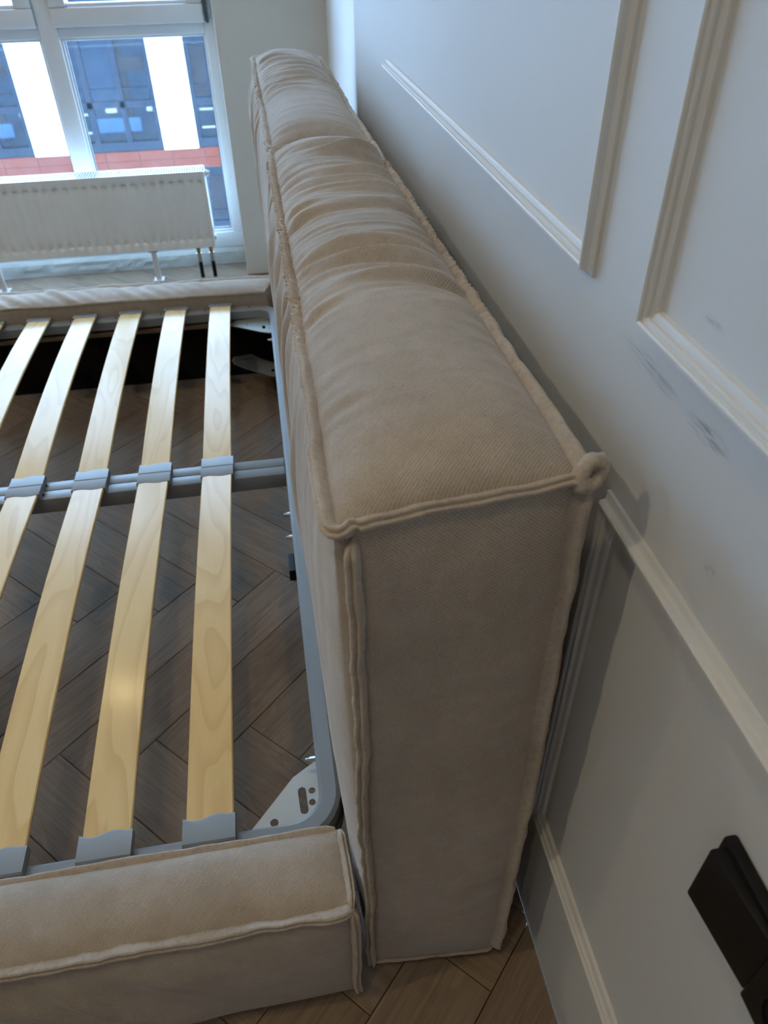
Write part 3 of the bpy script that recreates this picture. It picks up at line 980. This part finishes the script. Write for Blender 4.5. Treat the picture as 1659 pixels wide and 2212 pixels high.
box('side_cover', (RX1 - 0.001, RX1 + 0.002, RYF, RYF + 0.1, RZ0, RZ1), MT['radiator'], rad, bev=0.0008)
box('top_rail', (RX0, RX1, RYF, RYF + 0.010, RZ1, RZ1 + 0.004), MT['radiator'], rad, bev=0.0015)
box('top_rail', (RX0, RX1, RYF + 0.09, RYF + 0.1, RZ1, RZ1 + 0.004), MT['radiator'], rad, bev=0.0015)
box('bottom_rail', (RX0, RX1, RYF + 0.001, RYF + 0.099, RZ0 - 0.001, RZ0 + 0.004), MT['radiator'], rad)
n = int((RX1 - RX0) / 0.0105)
gme = None
for i in range(n):
    if gme is None:
        bm = bmesh.new(); add_box(bm, -0.0026, 0.0026, RYF + 0.010, RYF + 0.09, RZ1 - 0.001, RZ1 + 0.003)
        gme = from_bm('grille_bar', bm)
    link('grille_bar', gme, MT['radiator'], rad, (RX1 - 0.008 - i * 0.0105, 0, 0))
# vent plug, drain plug, pipes, feet
bm = bmesh.new(); add_cyl(bm, (RX1, 2.905, 0.430), (RX1 + 0.012, 2.905, 0.430), 0.015, 0.013, 18); add_cyl(bm, (RX1 + 0.012, 2.905, 0.430), (RX1 + 0.020, 2.905, 0.430), 0.009, 0.009, 14)
link('vent_plug', from_bm('vent_plug', bm, True, 0.6), MT['white_plastic'], rad)
bm = bmesh.new(); add_cyl(bm, (RX1, 2.905, 0.168), (RX1 + 0.008, 2.905, 0.168), 0.010, 0.010, 14)
link('drain_plug', from_bm('drain_plug', bm, True, 0.6), MT['chrome'], rad)
for xx, mt in ((-0.590, 'brass'), (-0.535, 'brass')):
    bm = bmesh.new(); add_cyl(bm, (xx, 2.893, 0.146), (xx, 2.893, 0.126), 0.0125, 0.011, 6); add_cyl(bm, (xx, 2.893, 0.126), (xx, 2.893, 0.108), 0.0085, 0.0085, 16)
    f_ = link('pipe_fitting', from_bm('pipe_fitting', bm, True, 0.6), MT[mt], rad)
    bm = bmesh.new(); add_cyl(bm, (xx, 2.893, 0.108), (xx, 2.893, 0.098), 0.0105, 0.0105, 16); add_cyl(bm, (xx, 2.893, 0.098), (xx, 2.893, 0.070), 0.0095, 0.008, 16)
    link('collar', from_bm('collar', bm, True, 0.6), MT['chrome'], f_)
    bm = bmesh.new(); add_cyl(bm, (xx, 2.893, 0.070), (xx, 2.893, 0.0), 0.0085, 0.0085, 16)
    link('pipe', from_bm('pipe', bm, True, 0.6), MT['blackplastic'], rad)
for xx in (-0.782, -1.442, -2.0):
    bm = bmesh.new()
    add_box(bm, xx - 0.011, xx + 0.011, 2.886, 2.908, 0.003, 0.138, 0.004)
    f_ = link('foot', from_bm('foot', bm, True, 0.6), MT['white_plastic'], rad)
    box('foot_plate', (xx - 0.022, xx + 0.022, 2.872, 2.925, 0.0, 0.004), MT['white_plastic'], f_, bev=0.001)
    box('foot_clamp', (xx - 0.020, xx + 0.020, 2.878, 2.918, 0.128, 0.145), MT['chrome'], f_, bev=0.003)

# ------------------------------------------------------------------ the window
win = struct(empty('window_1', (-1.57, YW, 0.07)), 'white plastic floor-length window with two lower panes and opening upper sashes')
WY0, WY1 = YW, YW + 0.075
BAYS = [(-2.66, -2.12), (-1.985, -1.06), (-0.972, -0.443)]
BAYS = [(-2.66, -1.98), (-1.86, -1.060), (-0.972, -0.443)]
TZ0, TZ1 = 0.149, 0.892       # glass of the lower lights
UZ0, UZ1 = 0.945, 1.91        # upper lights (sash outer)
def bar(name, x0, x1, z0, z1, y0=WY0, y1=WY1, par=win, bev=0.004):
    return box(name, (x0, x1, y0, y1, z0, z1), MT['pvc'], par, bev=bev, smooth=True)
bar('frame', -2.75, -0.388, 0.071, TZ0 - 0.010)
bar('frame', -2.75, -0.388, UZ1, 1.97)
bar('frame', -0.433, -0.388, TZ0 - 0.010, UZ1)
bar('frame', -2.75, -2.67, TZ0 - 0.010, UZ1)
for (xa, xb) in ((-1.05, -0.982), (-1.97, -1.87)):
    bar('mullion', xa, xb, TZ0 - 0.010, UZ1)
edges = [(-2.67, -1.97), (-1.87, -1.05), (-0.982, -0.433)]
for (xa, xb) in edges: bar('transom', xa, xb, TZ1 + 0.010, UZ0 - 0.004, WY0 + 0.002)
for bi, (xa, xb) in enumerate(edges):
    # lower fixed light: glazing beads with gasket
    for (p, q, r, s) in ((xa, xb, TZ0 - 0.010, TZ0), (xa, xb, TZ1, TZ1 + 0.010), (xa, xa + 0.010, TZ0, TZ1), (xb - 0.010, xb, TZ0, TZ1)):
        b_ = bar('glazing_bead', p, q, r, s, WY0 + 0.012, WY0 + 0.040, win, 0.002)
    for (p, q, r, s) in ((xa + 0.010, xa + 0.0135, TZ0, TZ1), (xb - 0.0135, xb - 0.010, TZ0, TZ1), (xa + 0.0135, xb - 0.0135, TZ0, TZ0 + 0.0035)):
        box('gasket', (p, q, WY0 + 0.020, WY0 + 0.044, r, s), MT['gasket'], win)
    box('pane', (xa + 0.008, xb - 0.008, WY0 + 0.036, WY0 + 0.040, TZ0 - 0.004, TZ1 + 0.004), MT['glass'], win)
    # upper opening sash, standing proud of the frame
    s0, s1, sz0, sz1 = xa - 0.010, xb - (0.004 if bi < 2 else -0.004), UZ0 - 0.006, UZ1 + 0.01
    wd = 0.062
    sash = bar('sash', s0, s1, sz0, sz0 + wd, WY0 - 0.018, WY1 - 0.01, win, 0.006)
    bar('sash', s0, s0 + wd, sz0 + wd, sz1, WY0 - 0.018, WY1 - 0.01, win, 0.006)
    bar('sash', s1 - wd, s1, sz0 + wd, sz1, WY0 - 0.018, WY1 - 0.01, win, 0.006)
    bar('sash', s0 + wd, s1 - wd, sz1 - wd, sz1, WY0 - 0.018, WY1 - 0.01, win, 0.006)
    bar('glazing_bead', s0 + wd, s1 - wd, sz0 + wd, sz0 + wd + 0.012, WY0 - 0.006, WY0 + 0.03, win, 0.003)
    box('pane', (s0 + wd - 0.006, s1 - wd + 0.006, WY0 + 0.022, WY0 + 0.026, sz0 + wd - 0.006, sz1 - wd + 0.006), MT['glass'], win)
# hinge at the right upper sash
bm = bmesh.new()
add_cyl(bm, (-0.418, WY0 - 0.024, 0.945), (-0.418, WY0 - 0.024, 1.06), 0.0075, 0.0075, 14)
add_cyl(bm, (-0.418, WY0 - 0.024, 0.938), (-0.418, WY0 - 0.024, 0.945), 0.005, 0.0075, 14)
hg = link('hinge', from_bm('hinge', bm, True, 0.6), plain('grey_hinge_metal', (0.10, 0.12, 0.12, 1), 0.35, 0.7), win)
box('hinge_leaf', (-0.4105, -0.404, WY0 - 0.022, WY0 - 0.001, 0.95, 1.04), MT['chrome'], hg)

# ------------------------------------------------------------------ the building across the street
FY = 25.0
SF = (FY - CP.y) / (14.0 - CP.y)
def FXm(x): return CP.x + (x - CP.x) * SF
def FZm(z): return CP.z + (z - CP.z) * SF
bld = tag(empty('apartment_building', (FXm(-2.6), FY, -14.0)), 'building across the street with white piers, dark windows and terracotta bands', 'building')
PER = 2.435 - 0.0               # bay period in the 14 m frame: pier to pier
PIERS = [-1.57 + 0.0]
pier_w = 0.585
bay = 1.165 + 0.6
# story: glass from z=-1.81 up to about -0.1 in the measured frame, terracotta band below
FLOOR_H = 2.05
def fbox(name, x0, x1, z0, z1, y0, y1, mat, par=bld):
    return box(name, (FXm(x0), FXm(x1), FY + y0, FY + y1, FZm(z0), FZm(z1)), mat, par)
lvls = [(-1.80 + FLOOR_H * k) for k in (-2, -1, 0, 1)]       # sills of the window bands
XA, XB = -9.6, 4.0
piers = [-1.568 + (-1.568 + 3.735) * k * 1.0 for k in (-3, -2, -1, 0, 1, 2)]
piers = [-1.568 + 2.17 * k for k in (-3, -2, -1, 0, 1, 2)]
fbox('facade_back_wall', XA, XB, lvls[0] - 1.5, lvls[-1] + 2.2, 1.6, 1.8, MT['fin'])
for li, sl in enumerate(lvls):
    top = sl + FLOOR_H - 0.14 - 0.33          # head of the window
    # floor slab and terracotta band
    fbox('floor_slab', XA, XB, sl - 0.48, sl - 0.145, 0.06, 1.6, MT['fjoint'])
    for k in range(-14, 10):
        for r in range(2):
            xa = -2.318 + 0.57 * k
            if xa < XA or xa > XB - 0.6: continue
            z1 = sl - 0.150 - r * 0.160
            near = li in (1, 2) and -5.5 < xa < 0.3
            if near: fbox('terracotta_tile', xa + 0.004, xa + 0.566, z1 - 0.155, z1, 0.0, 0.06, MT['tile'])
    if li not in (1, 2): fbox('terracotta_band', XA, XB, sl - 0.47, sl - 0.150, 0.0, 0.06, MT['tile'])
    else:
        fbox('terracotta_band', XA, -5.5, sl - 0.47, sl - 0.150, 0.0, 0.06, MT['tile'])
        fbox('terracotta_band', 0.9, XB, sl - 0.47, sl - 0.150, 0.0, 0.06, MT['tile'])
    for pi, px in enumerate(piers):
        fbox('white_pier', px - 0.292, px + 0.292, sl - 0.145, sl + FLOOR_H - 0.48, -0.05, 0.3, MT['fwhite'])
        # window bay to the left of this pier: between this pier and the previous one
        bl, br = px - 2.17 + 0.292, px - 0.292
        fr = MT['fframe']
        fbox('window_frame', bl, br, sl - 0.145, sl, 0.02, 0.16, fr)                # sill band
        fbox('window_frame', bl, bl + 0.075, sl, sl + FLOOR_H - 0.48, 0.02, 0.16, fr)
        fbox('window_frame', br - 0.075, br, sl, sl + FLOOR_H - 0.48, 0.02, 0.16, fr)
        for mx in (0.31, 0.645):
            xm = bl + mx * (br - bl)
            wm = 0.045 if mx > 0.5 else 0.045
            fbox('window_mullion', xm - wm, xm + wm, sl, sl + FLOOR_H - 0.48, 0.03, 0.15, fr)
        fbox('window_transom', bl + 0.075, br - 0.075, sl + 0.525, sl + 0.625, 0.03, 0.14, fr)
        fbox('window_transom', bl + 0.075, br - 0.075, sl + 0.795, sl + 0.815, 0.04, 0.12, fr)
        fbox('window_pane', bl + 0.075, br - 0.075, sl, sl + FLOOR_H - 0.48, 0.09, 0.10, MT['fglass'])
        if li in (1, 2) and 0 < pi < 5:
            # what shows inside; orange panels also stand in for reflections in the panes
            fbox('ceiling_lamp', bl + 0.62, bl + 0.80, sl + 0.34, sl + 0.44, 1.2, 1.3, MT['flamp'])
            fbox('ceiling_lamp', br - 0.26, br - 0.17, sl + 0.34, sl + 0.44, 1.2, 1.3, MT['flamp'])
            fbox('whiteboard', bl + 0.45, bl + 1.20, sl + 0.06, sl + 0.28, 0.9, 1.0, MT['fboard'])
            fbox('interior_reflection_panel', br - 0.60, br - 0.48, sl, sl + 1.4, 1.0, 1.1, MT['forange'])
            fbox('interior_reflection_panel', br - 0.55, br - 0.12, sl + 1.02, sl + 1.22, 0.5, 0.6, MT['forange'])
            fbox('interior_reflection_panel', bl + 0.06, bl + 0.30, sl + 0.62, sl + 1.35, 0.5, 0.6, MT['forange'])
            fbox('ceiling_lamp', bl + 0.08, bl + 0.32, sl + 0.33, sl + 0.36, 1.0, 1.05, MT['flamp'])
            fbox('ceiling_lamp', bl + 0.08, bl + 0.32, sl + 0.04, sl + 0.07, 1.0, 1.05, MT['flamp'])
